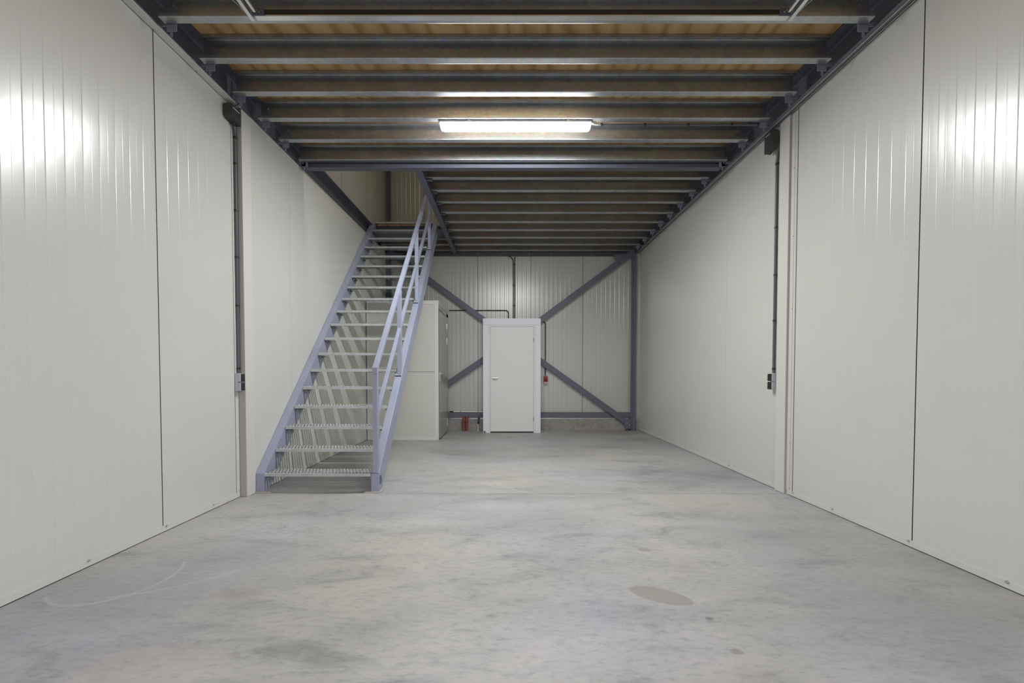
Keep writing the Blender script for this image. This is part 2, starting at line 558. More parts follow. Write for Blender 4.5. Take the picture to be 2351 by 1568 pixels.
# unseen front wall; doorway opened behind the camera to add fill daylight
b = mb('panel')
b.box(-2.95, -2.35, -0.62, -0.5, 0, ZTOP)
b.box(2.50, 3.15, -0.62, -0.5, 0, ZTOP)
b.box(-2.35, 2.50, -0.62, -0.5, 3.2, ZTOP)
structure(b.build('wall_front'))
b = mb('roof').box(-2.95, 3.15, -0.62, 9.1, ZTOP, ZTOP + 0.1)
structure(b.build('ceiling'))

# plywood mezzanine deck, with the stair opening left out
b = mb('ply')
SX0, SX1, SY0, SY1 = -2.66, -1.205, 5.29, 7.96
b.box(XL + 0.002, XR - 0.002, -0.49, SY0, ZD, ZD + 0.03)
b.box(SX1, XR - 0.002, SY0, YB - 0.002, ZD, ZD + 0.03)
b.box(XL + 0.002, SX1, SY1, YB - 0.002, ZD, ZD + 0.03)
structure(b.build('ceiling'))

# base trims, top trims, column covers
def base_trim(side, x, sgn, y0, y1, screws):
    b = mb('panel_trim')
    if y1 > y0:
        xs = sorted((x, x - sgn * 0.004))
        b.box(xs[0], xs[1], y0, y1, 0.006, 0.050)
        xs = sorted((x, x - sgn * 0.0025))
        b.box(xs[0], xs[1], y0, y1, 0.050, 0.054)
    b.mat('gasket_or_gap')
    xs = sorted((x, x - sgn * 0.001))
    b.box(xs[0], xs[1], y0, y1, 0.0, 0.006)
    b.mat('screw')
    for y, z in screws:
        b.tube([(x - sgn * 0.004, y, z), (x - sgn * 0.007, y, z), (x - sgn * 0.014, y, z)], [0.010, 0.009, 0.004], 10)
    return structure(b.build('baseboard_' + side))
base_trim('left', XL, -1, -0.5, 4.095, [(2.60, 0.044), (3.20, 0.044), (3.72, 0.044), (1.4, 0.044), (0.8, 0.044)])
base_trim('left', -2.70, -1, 4.245, 8.95, [(4.7, 0.05), (5.6, 0.05), (7.3, 0.05)])
base_trim('right', XR, 1, -0.5, 4.18, [(2.33, 0.044), (2.91, 0.044), (3.60, 0.044), (4.10, 0.044), (1.2, 0.044)])
base_trim('right', XR, 1, 4.36, 8.95, [(5.3, 0.05), (6.6, 0.05), (7.9, 0.05)])

b = mb('panel_trim').box(XL, -2.698, -0.5, 4.098, 3.959, 3.963)
b.mat('column_cover').box(-2.700, -2.696, -0.5, 4.098, 3.957, 3.972)
b.mat('gasket_or_gap').box(XL, XL + 0.0015, -0.5, 4.098, 3.956, 3.959)
b.mat('screw')
for y in (2.3, 3.17, 3.60, 1.7):
    b.tube([(XL + 0.012, y, 3.959), (XL + 0.012, y, 3.953)], [0.009, 0.004], 10)
structure(b.build('trim_2'), 'cream cover strip along the top of the near left wall', 'trim')
b = mb('panel_trim').prism([(XR, 3.985), (2.882, 3.957), (2.882, 3.9595), (XR, 3.99)], 'y', -0.5, 8.97)
b.mat('gasket_or_gap').box(XR - 0.0015, XR, -0.5, 8.97, 3.980, 3.985)
b.mat('screw')
for y in (2.2, 3.55, 2.93):
    b.tube([(XR - 0.012, y, 3.982), (XR - 0.012, y, 3.974)], [0.009, 0.004], 10)
structure(b.build('trim_3'), 'cream cover strip along the top of the right wall', 'trim')
b = mb('panel_trim').box(-2.70, -2.696, 4.242, 8.97, 3.90, 3.962)
structure(b.build('trim_4'), 'cream cover strip along the top of the far left wall', 'trim')

# column casings
b = mb('column_cover').box(-2.701, -2.697, 4.10, 4.243, 0.004, 3.958)
b.mat('column_shaded').box(-2.765, -2.700, 4.098, 4.102, 0.004, 3.95)
b.mat('panel_trim').box(XL, XL + 0.003, 4.045, 4.098, 0.05, 3.955)
b.mat('gasket_or_gap').box(XL, XL + 0.002, 4.043, 4.045, 0.05, 3.955)
b.mat('screw')
for z in (0.07, 0.62, 1.2, 1.9, 2.6):
    b.tube([(XL + 0.003, 4.085, z), (XL + 0.008, 4.085, z)], [0.005, 0.003], 8)
structure(b.build('trim_6'), 'cream board casing around the column on the left wall', 'column casing')
b = mb('column_cover').box(2.936, 2.940, 4.205, 4.345, 0.004, 3.97)
b.mat('column_cover').box(2.936, XR, 4.345, 4.349, 0.004, 3.97)
b.mat('column_shaded').box(2.940, XR, 4.203, 4.207, 0.004, 3.97)
b.mat('panel_trim').box(XR - 0.003, XR, 4.155, 4.203, 0.05, 3.955)
b.mat('panel_trim').box(XR - 0.004, XR, 4.122, 4.150, 0.05, 3.955)
b.mat('gasket_or_gap').box(XR - 0.002, XR, 4.150, 4.155, 0.05, 3.955)
b.mat('screw')
for z in (0.07, 0.55, 1.25, 1.95, 2.7, 3.4):
    b.tube([(XR - 0.003, 4.162, z), (XR - 0.008, 4.162, z)], [0.005, 0.003], 8)
structure(b.build('trim_7'), 'cream board casing around the column on the right wall', 'column casing')

# ------------------------------------------------------------------ mezzanine steel
JY = [2.68, 3.09, 3.494, 3.903, 4.299, 4.686, 5.125, 5.587, 5.975, 6.373, 6.784, 7.199, 7.601, 8.024, 8.455, 8.872]
ORD = ['', 'first', 'second', 'third', 'fourth', 'fifth', 'sixth', 'seventh', 'eighth', 'ninth', 'tenth', 'eleventh', 'twelfth', 'thirteenth', 'fourteenth', 'fifteenth']

def girder(name, label, xweb, xtip_b, xtip_t, sgn, y0, y1, cleats, zb=3.965):
    """channel girder along a side wall; sgn = +1 opens to the right"""
    g = thing(name, label, 'steel beam', (xweb, y0, zb))
    b = mb('beam')
    xs = sorted((xweb, xweb + sgn * 0.010)); b.box(xs[0], xs[1], y0, y1, zb, 4.198)
    xs = sorted((xweb, xtip_b)); b.box(xs[0], xs[1], y0, y1, zb, zb + 0.012)
    xs = sorted((xweb, xtip_t)); b.box(xs[0], xs[1], y0, y1, 4.184, 4.198)
    # fillets between web and flanges
    w = xweb + sgn * 0.010
    for z, s in ((zb + 0.012, 1), (4.184, -1)):
        pts = [(w, z), (w + sgn * 0.016, z), (w + sgn * 0.005, z + s * 0.005), (w, z + s * 0.016)]
        b.prism(pts, 'y', y0, y1)
    b.build('channel', g, 0.002)
    for (y, xa, xb) in cleats:
        c = mb('cleat_paint')
        x0, x1 = sorted((xa, xb))
        c.box(x0, x1, y + 0.070, y + 0.077, 3.938, 4.015)
        xm = (x0 + x1) / 2
        c.box(xm - 0.010 - sgn * 0.008, xm + 0.010 - sgn * 0.008, y + 0.074, y + 0.080, 3.900, 3.938)
        xs = sorted((xweb + sgn * 0.008, xm)); c.box(xs[0], xs[1], y + 0.077, y + 0.083, 3.980, 4.012)
        c.build('cleat', g, 0.001)
    return g

CL = [(y, -2.650, -2.572) for y in JY[1:7]] + [(8.455, -2.650, -2.572)]
girder('side_girder', 'dark steel girder along the top of the left wall, passing the stair opening', -2.745, -2.694, -2.640, 1, -0.45, 8.95, CL)
CR = [(y, 2.725, 2.805) for y in JY[1:]]
girder('side_girder', 'dark steel girder along the top of the right wall, above the level conduit', 2.925, 2.851, 2.800, -1, -0.45, 8.95, CR, 3.960)

# C profile joists, open to the front
def joist_profile():
    t, w, h, lip, r = 0.0025, 0.066, 0.2095, 0.030, 0.005
    o = [(0, lip), (0, r), (r * 0.3, r * 0.3), (r, 0), (w - r, 0), (w - r * 0.3, r * 0.3), (w, r), (w, h - r), (w - r * 0.3, h - r * 0.3), (w - r, h), (r, h), (r * 0.3, h - r * 0.3), (0, h - r), (0, h - lip)]
    i = [(t, h - lip), (t, h - r), (r, h - t), (w - r, h - t), (w - t, h - r), (w - t, r), (w - r, t), (r, t), (t, r), (t, lip)]
    return o + i
JP = joist_profile()
def joist(y, x0, x1, label, group=None):
    b = mb('galv')
    b.prism([(p[0], p[1]) for p in JP], 'x', x0, x1)
    # fixing bolts through the web near both ends
    b.mat('bolt')
    for xx in (x0 + 0.07, x1 - 0.07):
        for zz in (0.07, 0.14):
            b.tube([(xx, 0.063, zz), (xx, 0.052, zz)], 0.011, 6)
    o = b.build('floor_joist')
    o.location = (0, y, ZJ)
    return tag(o, label, 'joist', group or 'joists under the wooden deck')
xl, xr = -2.655, 2.795
notes = {1: ', with the door tracks ending under it', 2: ', right behind the door tracks', 3: ', just in front of the one above the lamp',
         4: ', with the tube lamp under it', 5: ', just behind the tube lamp', 6: ', last before the stair opening'}
for i, y in enumerate(JY):
    if i == 0:
        continue
    if i <= 6:
        joist(y, xl, xr, 'long ceiling joist, %s from the front%s' % (ORD[i], notes[i]))
    elif y < 7.9:
        joist(y, -1.125, xr, 'shorter joist beside the stair opening, %s from the front of the ceiling' % ORD[i])
    else:
        nm = {8.024: ', first one past the stair opening', 8.455: ', last but one before the rear wall', 8.872: ', nearest the rear wall'}[y]
        joist(y, -1.125, xr, 'joist at the dark rear, %s from the front%s' % (ORD[i], nm))
for i, y in enumerate((8.455, 8.872)):
    joist(y, xl, -1.207, 'short galvanised joist behind the top of the stairs, %s' % ('in front of its twin' if i == 0 else 'against the rear wall'), 'short joists behind the stair head')

def ibeam(b, axis, c, a0, a1, z0, z1, w, tf=0.012, tw=0.008):
    if axis == 'x':
        b.box(a0, a1, c - w / 2, c + w / 2, z0, z0 + tf)
        b.box(a0, a1, c - w / 2, c + w / 2, z1 - tf, z1)
        b.box(a0, a1, c - tw / 2, c + tw / 2, z0 + tf, z1 - tf)
    else:
        b.box(c - w / 2, c + w / 2, a0, a1, z0, z0 + tf)
        b.box(c - w / 2, c + w / 2, a0, a1, z1 - tf, z1)
        b.box(c - tw / 2, c + tw / 2, a0, a1, z0 + tf, z1 - tf)

t = thing('trimmer_beam', 'blue-grey steel cross beam at the front edge of the stair opening', 'steel beam', (0, 5.2425, 3.93))
b = mb('brace'); ibeam(b, 'x', 5.2445, -2.60, 2.76, 3.93, 4.198, 0.086); b.build('beam', t, 0.0015)
for x0, x1 in ((-2.66, -2.60), (2.76, 2.81)):
    b = mb('brace').box(x0, x1, 5.195, 5.205, 3.944, 4.18)
    b.mat('bolt')
    for z in (3.98, 4.06):
        b.tube([((x0 + x1) / 2, 5.188, z), ((x0 + x1) / 2, 5.196, z)], 0.010, 6)
    b.build('end_plate', t)
t = thing('trimmer_beam', 'blue-grey steel beam running back along the right edge of the stair opening', 'steel beam', (-1.165, 5.29, 3.93))
b = mb('brace'); ibeam(b, 'y', -1.166, 5.29, 8.94, 3.93, 4.198, 0.090); b.build('beam', t, 0.0015)
for y in JY[7:]:
    b = mb('brace').box(-1.121, -1.050, y + 0.02, y + 0.07, 3.972, 3.984)
    b.box(-1.162, -1.121, y + 0.02, y + 0.07, 3.972, 3.984)
    b.build('cleat', t, 0.001)
t = thing('trimmer_beam', 'dark steel cross beam carrying the top end of the stairs', 'steel beam', (-1.93, 8.01, 3.93))
b = mb('beam'); ibeam(b, 'x', 8.005, -2.65, -1.212, 3.95, 4.198, 0.08); b.build('beam', t, 0.0015)

# rear wall frame: columns, eaves beam, bottom rail
def hcol(name, label, x, w, y0, y1, z0, z1):
    c = thing(name, label, 'steel column', (x, (y0 + y1) / 2, z0))
    b = mb('brace')
    b.box(x - w / 2, x + w / 2, y0, y0 + 0.008, z0, z1)
    b.box(x - w / 2, x + w / 2, y1 - 0.008, y1, z0, z1)
    b.box(x - 0.004, x + 0.004, y0 + 0.008, y1 - 0.008, z0, z1)
    b.build('shaft', c, 0.001)
    b = mb('brace').box(x - w / 2 - 0.01, x + w / 2 + 0.02, y0 - 0.01, y1, 0.0, 0.014)
    b.build('base_plate', c)
    return c
c = thing('corner_column', 'slate blue steel column in the far right corner', 'steel column', (2.80, 8.9, 0))
b = mb('brace').box(2.795, 2.855, 8.862, 8.870, 0.014, 3.925)
b.mat('paint_dark').box(2.745, 2.795, 8.872, 8.880, 0.014, 3.925)
b.mat('brace').box(2.795, 2.803, 8.870, 8.945, 0.014, 3.925)
b.build('shaft', c, 0.001)
b = mb('brace').box(2.72, 2.87, 8.85, 8.945, 0, 0.014); b.build('base_plate', c)
b = mb('bolt').tube([(2.885, 8.87, 0.0), (2.885, 8.87, 0.04)], 0.012, 6); b.build('anchor_bolt', c)
c = thing('corner_column', 'dark steel column in the far left corner, rising past the stair opening', 'steel column', (-2.63, 8.9, 0))
b = mb('brace').box(-2.668, -2.622, 8.872, 8.880, 0.014, ZTOP)
b.mat('paint_dark').box(-2.622, -2.570, 8.862, 8.870, 0.014, ZTOP)
b.mat('brace').box(-2.626, -2.618, 8.870, 8.945, 0.014, ZTOP)
b.build('shaft', c, 0.001)
b = mb('brace').box(-2.69, -2.55, 8.85, 8.945, 0, 0.014); b.build('base_plate', c)

b = mb('edge').box(-2.60, 2.795, 8.945, 8.953, 3.895, 3.985)
b.box(-2.60, 2.795, 8.953, 8.978, 3.895, 3.903)
b.mat('steel')
for x in (-0.66, -0.16, 0.49, 0.98, 1.9):
    b.tube([(x, 8.945, 3.935), (x, 8.938, 3.935)], 0.007, 8)
tag(b.build('edge_beam', bevel=0.001), 'thin dark steel angle along the top of the rear wall', 'steel beam')
b = mb('brace').box(-2.61, 2.785, 8.905, 8.911, 0.290, 0.404)
b.box(-2.61, 2.785, 8.911, 8.946, 0.290, 0.296)
b.box(-2.61, 2.785, 8.911, 8.946, 0.398, 0.404)
tag(b.build('bottom_rail', bevel=0.001), 'slate blue steel rail running above the concrete plinth of the rear wall', 'steel rail')

# cross bracing
x = thing('cross_brace', 'large slate blue steel cross brace spanning the rear wall behind the white door', 'brace', (0.11, 8.87, 2.0))
arms = [((-2.60, 4.00 - 0.02), (-1.741, 3.379), (0.11, 1.995)), ((-2.60, 0.185), (-1.314, 1.056), (0.11, 2.02)),
        ((2.75, 3.945), (2.22, 3.557), (0.11, 2.0)), ((2.72, 0.145), (2.363, 0.403), (0.11, 2.0))]
for a, mid_, c_ in arms:
    b = mb('brace')
    d = Vector((a[0] - c_[0], 0, a[1] - c_[1])).normalized()
    p0 = Vector((c_[0], 8.862, c_[1])) + d * 0.10
    # run the arm through the measured mid point
    p1 = Vector((mid_[0], 8.862, mid_[1]))
    d2 = (Vector((a[0], 8.862, a[1])) - p1).normalized()
    p2 = Vector((a[0], 8.862, a[1]))
    b.bar(p0, p2, 0.03, 0.122, up=(0, 0, 1))
    b.build('brace_arm', x, 0.002)
b = mb('brace').box(0.0, 0.22, 8.858, 8.866, 1.89, 2.11); b.build('gusset_plate', x)
def gusset(pts, bolts):
    b = mb('brace').prism(pts, 'y', 8.836, 8.845)
    b.mat('steel')
    for bx, bz in bolts:
        b.tube([(bx, 8.836, bz), (bx, 8.826, bz)], 0.011, 6)
    b.build('gusset_plate', x)
gusset([(2.60, 0.045), (2.745, 0.045), (2.745, 0.24), (2.60, 0.24)], [(2.665, 0.175), (2.715, 0.135)])
gusset([(2.35, 3.90), (2.62, 3.90), (2.44, 3.75), (2.35, 3.80)], [(2.42, 3.84), (2.47, 3.865)])
gusset([(-2.56, 3.93), (-2.30, 3.93), (-2.30, 3.80), (-2.56, 3.80)], [(-2.42, 3.85)])
gusset([(-2.56, 0.045), (-2.44, 0.045), (-2.44, 0.24), (-2.56, 0.24)], [(-2.5, 0.16)])

# ------------------------------------------------------------------ staircase
SLOPE = 0.2255 / 0.2046
Y0, Z0 = 4.243, 0.207
def zl(y):
    return Z0 + SLOPE * (y - Y0)
st = thing('staircase', 'steep blue-grey steel staircase with galvanised grating treads along the left wall', 'staircase', (-2.03, 4.243, 0))
def stringer(x0, x1):
    b = mb('paint')
    ytop = 7.955
    pts = [(Y0, 0.012), (Y0, Z0), (7.905, zl(7.905)), (ytop, zl(7.905)), (ytop, zl(ytop) - 0.289), (Y0 + (0.289 - 0.207) / SLOPE + 0.011, 0.012)]
    b.prism(pts, 'x', x0, x1)
    return b.build('stringer', st, 0.003)
stringer(-2.695, -2.604)
stringer(-1.462, -1.376)
b = mb('paint_dark').box(-1.376, -1.3735, 4.262, 4.325, 0.085, 0.172); b.build('foot_cut', st)  # added dark plate standing for the hollow cut end of the stringer
for x0, x1 in ((-2.70, -2.53), (-1.53, -1.36)):
    b = mb('mortar').prism([(x0, 4.225), (x1, 4.225), (x1 + 0.01, 4.34), (x0, 4.345)], 'z', 0.0, 0.013)
    b.build('base_pad', st, 0.002)

# grating tread, origin at front left top corner
TX0, TX1 = -2.602, -1.464
TW = TX1 - TX0
def tread_mesh():
    b = mb('galv_tread')
    h = 0.034
    b.prism([(0.0, -0.004), (0.004, 0), (0.030, 0), (0.030, -0.003), (0.005, -0.003), (0.0035, -0.005), (0.0035, -h), (0.0, -h)], 'x', 0, TW)
    b.prism([(0.0035, -h), (0.016, -h), (0.016, -h + 0.003), (0.0035, -h + 0.003)], 'x', 0, TW)
    ys = [0.050, 0.091, 0.132, 0.173]
    for y in ys:
        b.box(0, TW, y, y + 0.022, -0.003, 0.0)
        b.box(0, TW, y, y + 0.003, -0.012, -0.003)
        b.box(0, TW, y + 0.019, y + 0.022, -0.012, -0.003)
    n = int(TW / 0.036)
    b.mat('galv_tooth')
    for r, y in enumerate([0.017] + [q + 0.0115 for q in ys]):
        for k in range(n):
            cx = 0.02 + k * (TW - 0.04) / (n - 1) + (0.009 if r % 2 else -0.006)
            a, c_, hh = 0.0085, 0.007, 0.0055
            b.add([(cx - a, y - c_, 0), (cx + a, y - c_, 0), (cx + a, y + c_, 0), (cx - a, y + c_, 0),
                   (cx - a * .35, y - c_ * .35, hh), (cx + a * .35, y - c_ * .35, hh), (cx + a * .35, y + c_ * .35, hh), (cx - a * .35, y + c_ * .35, hh)],
                  [(0, 1, 5, 4), (1, 2, 6, 5), (2, 3, 7, 6), (3, 0, 4, 7), (4, 5, 6, 7)])
    # cross ties under the strips
    b.mat('galv_tread')
    for k in range(9):
        cx = 0.03 + k * (TW - 0.06) / 8
        b.box(cx - 0.0015, cx + 0.0015, 0.004, 0.195, -0.026, -0.012)
    b.box(0, 0.004, 0.0, 0.198, -0.044, 0.0)
    b.box(TW - 0.004, TW, 0.0, 0.198, -0.044, 0.0)
    return b
def bracket_mesh(x0, x1):
    b = mb('paint_dark').box(x0, x1, 0.02, 0.18, -0.052, -0.044)
    b.mat('bolt')
    for y in (0.045, 0.135):
        b.tube([((x0 + x1) / 2, y, -0.052), ((x0 + x1) / 2, y, -0.064)], 0.012, 6)
    return b
tr0 = tread_mesh().build('tread', st, loc=(0, 0, 0))
br0 = [bracket_mesh(0.0, 0.035).build('bracket', tr0, loc=(0, 0, 0)), bracket_mesh(TW - 0.035, TW).build('bracket', tr0, loc=(0, 0, 0))]
for k in range(19):
    if k == 0:
        tr = tr0
    else:
        tr = tr0.copy(); COL.objects.link(tr); tr.parent = st
        for q in br0:
            c = q.copy(); COL.objects.link(c); c.parent = tr
    tr.location = Vector((TX0, Y0 - 0.004 + 0.2046 * k, 0.209 + 0.2255 * k)) - Vector(st.location)

# railing on the open side
RX0, RX1 = -1.439, -1.388
def railbar(name, off, th, y_a, y_b, x0=RX0, x1=RX1):
    b = mb('paint')
    pts = [(y_a, zl(y_a) + off), (y_b, zl(y_b) + off), (y_b, zl(y_b) + off - th), (y_a, zl(y_a) + off - th)]
    b.prism(pts, 'x', x0, x1)
    return b.build(name, st, 0.002)
# front newel under the sloping rail
b = mb('paint').prism([(Y0 - 0.003, 0.213), (Y0 - 0.003, zl(Y0 - 0.003) + 1.066), (Y0 + 0.047, zl(Y0 + 0.047) + 1.066), (Y0 + 0.047, 0.255)], 'x', RX0, RX1)
pn = b.build('post', st, 0.002)
b = mb('gasket_or_gap').box(-1.462, -1.378, Y0 - 0.0015, Y0 + 0.002, 0.2055, 0.2085); b.build('joint_line', pn, loc=(0, 0, 0)).location = (0, 0, 0)
railbar('handrail', 1.138, 0.070, Y0 - 0.003, 7.93)
railbar('mid_rail', 0.600, 0.056, Y0 + 0.047, 7.90, RX0 + 0.006, RX1 - 0.002)
for y in (5.185, 6.205, 7.235):
    b = mb('paint').prism([(y + 0.02, zl(y) + 0.012), (y + 0.02, zl(y + 0.02) + 1.066), (y + 0.07, zl(y + 0.07) + 1.066), (y + 0.07, zl(y) + 0.012)], 'x', RX0, RX1)
    po = b.build('post', st, 0.002)
    z = zl(y) + 0.004
    b = mb('paint').box(-1.462, -1.382, y - 0.012, y + 0.085, z, z + 0.010)
    b.mat('bolt').tube([(-1.415, y + 0.004, z + 0.010), (-1.415, y + 0.004, z + 0.018)], 0.008, 6)
    b.mat('gasket_or_gap').box(-1.462, -1.382, y - 0.010, y - 0.004, z - 0.010, z)  # dark strip painted in for the shadow gap under the plate
    bp = b.build('base_plate', po)
    bp.location = (0, 0, 0)

# ------------------------------------------------------------------ panel closet under / behind the stairs
cl = thing('panel_closet', 'tall cream closet of ribbed panels standing in the rear left corner behind the stairs', 'closet', (-1.99, 8.29, 0))
CX0, CX1, CY0, CY1, CZ = -2.685, -1.318, 7.62, 8.84, 2.665
b = MB()
def fC(u, d, z):
    return (z, CY0 + d, u)
# horizontal ribs: u is height
zs = []
prof = [(0.03, 0.0)]
k = 0.03 + 0.052
while k < CZ - 0.08:
    if abs(k - 1.309) > 0.03:
        prof += [(k - 0.003, 0), (k, 0.0012), (k + 0.003, 0)]
    k += 0.052
prof.append((CZ - 0.065, 0))
prof = sorted(prof)
out = []
for p in prof:
    out.append(p)
b.mat('closet')
pr = [p for p in out if p[0] < 1.30] + [(1.3055, 0)]
for (ua, da), (ub, db) in zip(pr, pr[1:]):
    b.add([fC(ua, da, CX0), fC(ua, da, CX1), fC(ub, db, CX1), fC(ub, db, CX0)], [(0, 1, 2, 3)])
pr = [(1.3125, 0)] + [p for p in out if p[0] > 1.32]
for (ua, da), (ub, db) in zip(pr, pr[1:]):
    b.add([fC(ua, da, CX0), fC(ua, da, CX1), fC(ub, db, CX1), fC(ub, db, CX0)], [(0, 1, 2, 3)])
b.mat('seam').box(CX0, CX1, CY0 + 0.006, CY0 + 0.01, 1.304, 1.314)
b.mat('closet').box(CX0, CX1, CY0 + 0.012, CY0 + 0.06, 0.0, CZ - 0.02)
b.build('front_panel', cl)
b = mb('closet').box(CX1 - 0.06, CX1 - 0.001, CY0 + 0.06, CY1, 0.0, CZ - 0.02)
b.build('side_panel', cl)
b = mb('closet').box(CX0, CX1 - 0.002, CY0 + 0.004, CY1, CZ - 0.02, CZ - 0.003); b.build('roof_panel', cl)
b = mb('closet_trim').box(CX1 - 0.068, CX1 + 0.004, CY0 - 0.004, CY0, 0.0, CZ - 0.065)
b.box(CX1, CX1 + 0.004, CY0 - 0.004, CY0 + 0.028, 0.0, CZ - 0.065); b.build('corner_trim', cl, 0.001)
b = mb('closet_trim').box(CX0, CX1 + 0.006, CY0 - 0.006, CY0, CZ - 0.067, CZ)
b.box(CX1, CX1 + 0.006, CY0, CY1, CZ - 0.067, CZ)
b.box(CX0, CX1 + 0.006, CY0 - 0.006, CY1, CZ, CZ + 0.002); b.build('top_trim', cl, 0.0015)
b = mb('closet_trim').box(CX0, CX1, CY0 - 0.005, CY0, 0.0, 0.052)
b.mat('screw').tube([(CX1 - 0.03, CY0 - 0.005, 0.03), (CX1 - 0.03, CY0 - 0.010, 0.03)], 0.006, 8); b.build('bottom_trim', cl, 0.001)
b = mb('closet_trim').box(CX0, CX0 + 0.03, CY0 - 0.004, CY0, 0.052, CZ - 0.067); b.build('corner_trim', cl, 0.001)
# door in its right side, seen at a slant
fr = mb('gasket_or_gap').box(CX1, CX1 + 0.006, CY0 + 0.030, CY0 + 0.048, 0.008, 2.50)
fr.box(CX1, CX1 + 0.004, CY0 + 0.03, 8.60, 2.485, 2.495)
fr.mat('closet_door').box(CX1, CX1 + 0.004, 8.60, 8.835, 0.01, 2.56)
fr.box(CX1, CX1 + 0.004, CY0 + 0.03, 8.84, 2.50, 2.56)
fr.build('door_frame', cl)
dr = mb('closet_door').box(CX1, CX1 + 0.012, CY0 + 0.048, 8.595, 0.02, 2.48)
dr.mat('gasket_or_gap').box(CX1, CX1 + 0.013, CY0 + 0.048, 8.595, 0.004, 0.02)
door = dr.build('door', cl, 0.001)
b = mb('steel').tube([(CX1 + 0.012, 7.725, 1.272), (CX1 + 0.055, 7.725, 1.272)], 0.011, 10)
b.tube([(CX1 + 0.050, 7.72, 1.272), (CX1 + 0.050, 7.85, 1.272)], 0.009, 10)
b.box(CX1 + 0.012, CX1 + 0.018, 7.70, 7.745, 1.13, 1.31)
b.build('handle', door).location = (0, 0, 0)
for z0, z1 in ((2.225, 2.345), (1.90, 2.04), (0.14, 0.285)):
    b = mb('galv_bright').tube([(CX1 + 0.014, 8.61, z0), (CX1 + 0.014, 8.61, z1)], 0.012, 10)
    b.box(CX1 + 0.004, CX1 + 0.008, 8.57, 8.66, z0, z1)
    b.build('hinge', door).location = (0, 0, 0)

# ------------------------------------------------------------------ white cupboard with a door
cb = thing('utility_cupboard', 'white boxed cupboard with a flush door standing before the rear wall', 'cupboard', (0.1, 8.66, 0))
WY = 8.53
b = mb('white')
b.box(-0.523, -0.400, WY, 8.835, 0, 2.312)
b.box(0.600, 0.712, WY, 8.835, 0, 2.312)
b.box(-0.523, 0.712, WY, 8.835, 2.3135, 2.452)
b.box(-0.40, 0.60, 8.815, 8.835, 0, 2.312)
b.build('casing', cb, 0.0015)
b = mb('door_white')
b.box(-0.3985, -0.366, WY + 0.004, WY + 0.07, 0.0, 2.311)
b.box(0.562, 0.5985, WY + 0.004, WY + 0.07, 0.0, 2.311)
b.box(-0.366, 0.562, WY + 0.004, WY + 0.07, 2.280, 2.311)
b.mat('gasket_or_gap').box(-0.366, 0.562, WY + 0.03, WY + 0.034, 0.0, 2.28)
b.build('door_frame', cb, 0.001)
dr = mb('door_white').box(-0.363, 0.559, WY + 0.008, WY + 0.028, 0.028, 2.277)
wd = dr.build('door', cb, 0.002)
b = mb('door_white').box(-0.330, -0.290, WY + 0.001, WY + 0.008, 1.045, 1.250)
b.mat('steel').tube([(-0.310, WY + 0.002, 1.178), (-0.310, WY - 0.045, 1.178)], 0.010, 12)
b.tube([(-0.318, WY - 0.045, 1.178), (-0.20, WY - 0.045, 1.178)], [0.012, 0.010], 12)
b.mat('gasket_or_gap').tube([(-0.310, WY + 0.0012, 1.095), (-0.310, WY - 0.0002, 1.095)], 0.006, 10)
b.build('handle', wd, 0.0008).location = (0, 0, 0)
for z in (1.945, 0.250):
    b = mb('bolt').tube([(0.5605, WY + 0.002, z), (0.5605, WY + 0.002, z + 0.088)], 0.0085, 10)
    b.build('hinge', wd).location = (0, 0, 0)

# ------------------------------------------------------------------ lamp
lm = thing('batten_lamp', 'long glowing white tube lamp under the fourth ceiling joist', 'ceiling lamp', (0.087, 4.36, 3.985))
LX0, LX1, LY0, LY1 = -0.722, 0.896, 4.322, 4.412
b = mb('lamp_body')
b.prism([(LY0, 3.987), (LY0 - 0.002, 3.968), (LY0 + 0.004, 3.958), (LY1 - 0.004, 3.958), (LY1 + 0.002, 3.968), (LY1, 3.987)], 'x', LX0 - 0.006, LX1 + 0.006)
b.build('housing', lm, 0.003)
b = MB(); b.mat('lamp'); b.smooth = True
def lamp_section(s, zs):
    cy = (LY0 + LY1) / 2
    hw = (LY1 - LY0) / 2 - 0.002
    pts = []
    for k in range(13):
        a = math.pi * k / 12
        pts.append((cy - hw * s * math.copysign(abs(math.cos(a)) ** 0.6, math.cos(a)), 3.958 - 0.058 * zs * (math.sin(a) ** 0.6)))
    return pts
secs = [(0.0, 0.55, 0.35), (0.006, 0.80, 0.68), (0.018, 0.95, 0.92), (0.04, 1, 1)]
xs = [(LX0 + d, s, z_) for d, s, z_ in secs] + [(LX1 - d, s, z_) for d, s, z_ in reversed(secs)]
rings = [[(x_, p[0], p[1]) for p in lamp_section(s, z_)] for x_, s, z_ in xs]
n = len(rings[0])
vs = [p for r_ in rings for p in r_]
fs = [(i * n + k, i * n + k + 1, (i + 1) * n + k + 1, (i + 1) * n + k) for i in range(len(rings) - 1) for k in range(n - 1)]
fs += [tuple(range(n)), tuple((len(rings) - 1) * n + k for k in range(n - 1, -1, -1))]
b.add(vs, fs)
